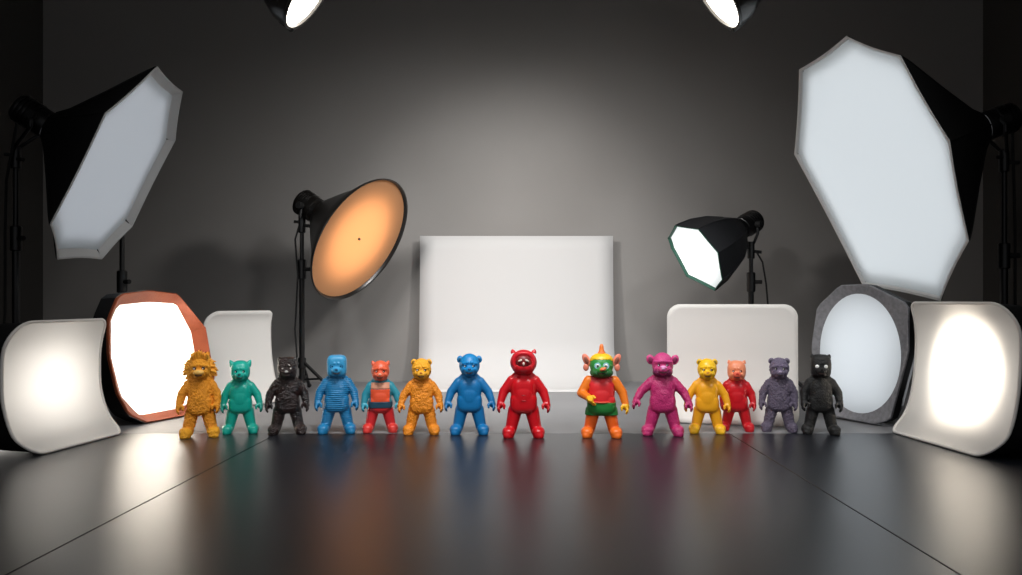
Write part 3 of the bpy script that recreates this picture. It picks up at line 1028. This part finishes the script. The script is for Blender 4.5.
def flat_top(colr, rim=True):
    def f(k):
        hc, hr = k['hc'], k['hr']
        b = MB(); b.lathe(hc + V((0, 0, hr[2] * .74)), V((0, 0, 1)), [(0, hr[0] * .86), (.012, hr[0] * .93), (.032, hr[0] * .93), (.042, hr[0] * .86), (.042, .01)], 26)
        k['part'](b, 'flat_cap', vinyl(colr, .35))
    return f


def brow_extra(colr, marks=None):
    def f(k):
        hc, fy = k['hc'], k['fy']
        b = MB()
        for s in (-1, 1):
            b.capsule((s * .026, fy + .004, hc.z + .042), (s * .086, fy + .034, hc.z + .026), .012, .009, 10, 4)
        k['part'](b, 'brow', vinyl(colr, .25))
        if marks: marks(k)
    return f


def both(*fs):
    def f(k):
        for q in fs: q(k)
    return f


def monkey_extra(k):
    hc, hr, fy = k['hc'], k['hr'], k['fy']
    b = MB()
    for q in (-1, 1):
        b.capsule((q * .016, fy - .002, hc.z + .046), (q * .096, fy + .036, hc.z + .040), .019, .014, 10, 4)
    k['part'](b, 'brow', vinyl('#c84585', .35))
    b = MB(); b.ellipsoid(hc + V((0, -.022, -.085)), (hr[0] * .95, hr[1] * .98, .060), .85, 22, 12)
    k['part'](b, 'beard', vinyl('#7a1850', .5, .4))
    b = MB(); b.ellipsoid((.004, fy - .040, hc.z - .022), (.040, .036, .022), 1, 16, 10)
    k['part'](b, 'snout_cap', vinyl('#f09ad0', .35))


def wide_arm(dx, dz=0):
    return ((.13, 0, .635), (.220 + dx * .55, -.01, .515 + dz * .4), (.252 + dx, -.045, .41 + dz))


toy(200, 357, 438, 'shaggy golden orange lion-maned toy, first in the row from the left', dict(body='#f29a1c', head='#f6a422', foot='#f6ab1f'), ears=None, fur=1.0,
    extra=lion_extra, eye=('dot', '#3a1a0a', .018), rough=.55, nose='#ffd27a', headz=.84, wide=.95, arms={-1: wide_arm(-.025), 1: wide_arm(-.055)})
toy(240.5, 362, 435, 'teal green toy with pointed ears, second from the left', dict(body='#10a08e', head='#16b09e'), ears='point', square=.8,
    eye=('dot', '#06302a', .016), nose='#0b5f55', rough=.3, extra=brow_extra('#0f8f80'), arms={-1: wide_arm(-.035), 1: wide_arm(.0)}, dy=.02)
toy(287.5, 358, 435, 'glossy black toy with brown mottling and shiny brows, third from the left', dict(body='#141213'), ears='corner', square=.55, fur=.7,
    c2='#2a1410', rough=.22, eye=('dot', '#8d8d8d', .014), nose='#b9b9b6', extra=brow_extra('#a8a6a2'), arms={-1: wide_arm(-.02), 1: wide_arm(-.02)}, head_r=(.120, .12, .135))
toy(337, 356, 434, 'light blue ribbed toy with a flat-topped head and goggle eyes', dict(body='#1c78ab', head='#3796c6'), ears=None, square=.5, ridge=1.0,
    eye=('goggle', '#0c3550', .016), nose='#175a85', head_r=(.124, .120, .140), arms={-1: wide_arm(-.02), 1: wide_arm(-.02)})
toy(380.5, 362, 433, 'coral-headed toy with teal arms, orange chest and dark blue belt', dict(body='#2b7f92', head='#e2613f', arm='#2c8a9c', leg='#cf2b2f', foot='#dc3a33', hand='#3a9fb5'), ears='tiny',
    eye=('dot', '#3a1010', .015), nose='#ffb8a0', extra=both(sleeves_extra, brow_extra('#c94a2f')), wide=1.02, arms={-1: wide_arm(-.03), 1: wide_arm(-.0)})
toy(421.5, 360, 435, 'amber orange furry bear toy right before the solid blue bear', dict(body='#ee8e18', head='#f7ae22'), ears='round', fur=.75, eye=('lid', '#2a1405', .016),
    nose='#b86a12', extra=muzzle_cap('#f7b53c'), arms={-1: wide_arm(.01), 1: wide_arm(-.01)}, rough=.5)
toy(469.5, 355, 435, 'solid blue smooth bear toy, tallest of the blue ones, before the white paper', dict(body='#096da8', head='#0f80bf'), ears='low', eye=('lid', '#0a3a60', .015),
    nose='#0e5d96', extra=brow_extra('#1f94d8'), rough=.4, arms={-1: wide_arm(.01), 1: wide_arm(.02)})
toy(523.5, 351, 438, 'all-red toy with a big round hooded head and dark masked face', dict(body='#c4101c', head='#d01a26'), ears='corner', head_r=(.152, .135, .145), headz=.845,
    eye=('white', '#f2e8e2', .013), muzzle=False, brow=False, extra=hood_extra, rough=.28)
toy(601.5, 354, 438, 'green-headed toy in red shirt and green shorts with an orange spike', dict(body='#c9252a', head='#2c8f3c', arm='#ec7a1c', hand='#f2b51f', leg='#e8611a', foot='#f0701f'),
    ears='elf', ear_col='#e8846a', eye=('ringed', '#eef4f2', .026), extra=clown_extra, brow=False, nose='#d8402a',
    arms={-1: ((.15, 0, .655), (.235, -.02, .51), (.155, -.15, .475)), 1: ((.15, 0, .655), (.245, -.01, .52), (.275, -.04, .40))}, head_r=(.14, .128, .135), headz=.84)
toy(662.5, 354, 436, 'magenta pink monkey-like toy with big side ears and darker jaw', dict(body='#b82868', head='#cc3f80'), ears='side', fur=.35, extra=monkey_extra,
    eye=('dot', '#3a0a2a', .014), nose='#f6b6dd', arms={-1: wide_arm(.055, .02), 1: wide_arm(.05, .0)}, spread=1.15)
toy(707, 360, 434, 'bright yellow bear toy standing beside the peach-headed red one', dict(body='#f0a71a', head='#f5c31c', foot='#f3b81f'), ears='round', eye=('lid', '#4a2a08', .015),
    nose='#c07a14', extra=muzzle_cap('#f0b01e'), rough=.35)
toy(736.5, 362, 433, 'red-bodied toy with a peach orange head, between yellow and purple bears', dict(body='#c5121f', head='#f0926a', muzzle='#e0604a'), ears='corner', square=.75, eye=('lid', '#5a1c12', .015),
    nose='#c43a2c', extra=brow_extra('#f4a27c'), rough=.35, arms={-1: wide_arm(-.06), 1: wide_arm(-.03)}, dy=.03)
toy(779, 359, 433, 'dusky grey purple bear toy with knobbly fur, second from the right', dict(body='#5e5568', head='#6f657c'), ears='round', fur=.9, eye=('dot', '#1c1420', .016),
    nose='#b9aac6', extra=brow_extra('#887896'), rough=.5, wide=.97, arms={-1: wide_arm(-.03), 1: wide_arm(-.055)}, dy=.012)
toy(820.5, 356, 435, 'matte black toy with a square head and round white eyes, last on the right', dict(body='#090a0b', head='#0e0f10'), ears='corner', square=.55, eye=('white', '#f8f8f6', .026),
    nose='#0a0a0a', rough=.58, fur=.25, head_r=(.122, .118, .145), wide=.94, arms={-1: wide_arm(-.055), 1: wide_arm(-.035)})

# ------------------------------------------------------------------ fill lights added out of frame for toys, wall and paper
lamp('SPOT', 'toy_fill', (0, 1.75, 2.62), 320, '#ffffff', aim=(0, 3.1, .2), size=84, blend=1, radius=.45)
lamp('SPOT', 'front_fill', (-1.6, .6, 2.6), 125, '#ffffff', aim=(.1, 4.2, .25), size=58, blend=1, radius=.2)
lamp('SPOT', 'front_fill', (1.6, .6, 2.6), 125, '#ffffff', aim=(-.1, 4.2, .25), size=58, blend=1, radius=.2)

w = bpy.data.worlds.new('World'); sc.world = w; w.use_nodes = True
w.node_tree.nodes['Background'].inputs[0].default_value = (.95, .96, 1, 1)
w.node_tree.nodes['Background'].inputs[1].default_value = .21

cam = bpy.data.cameras.new('Camera'); co = bpy.data.objects.new('Camera', cam); col.objects.link(co)
co.location = (0, 0, H); co.rotation_euler = (PI / 2, 0, 0)
cam.sensor_width = 36; cam.lens = F / 1022 * 36; cam.shift_y = (CY - 287.5) / 1022
cam.clip_start = .02
sc.camera = co
for o in bpy.data.objects:
    if '_o' in o: del o['_o']
sc.view_settings.view_transform = 'Standard'
sc.view_settings.look = 'None'
sc.cycles.use_denoising = True
sc.cycles.sample_clamp_indirect = 4
sc.cycles.max_bounces = 8
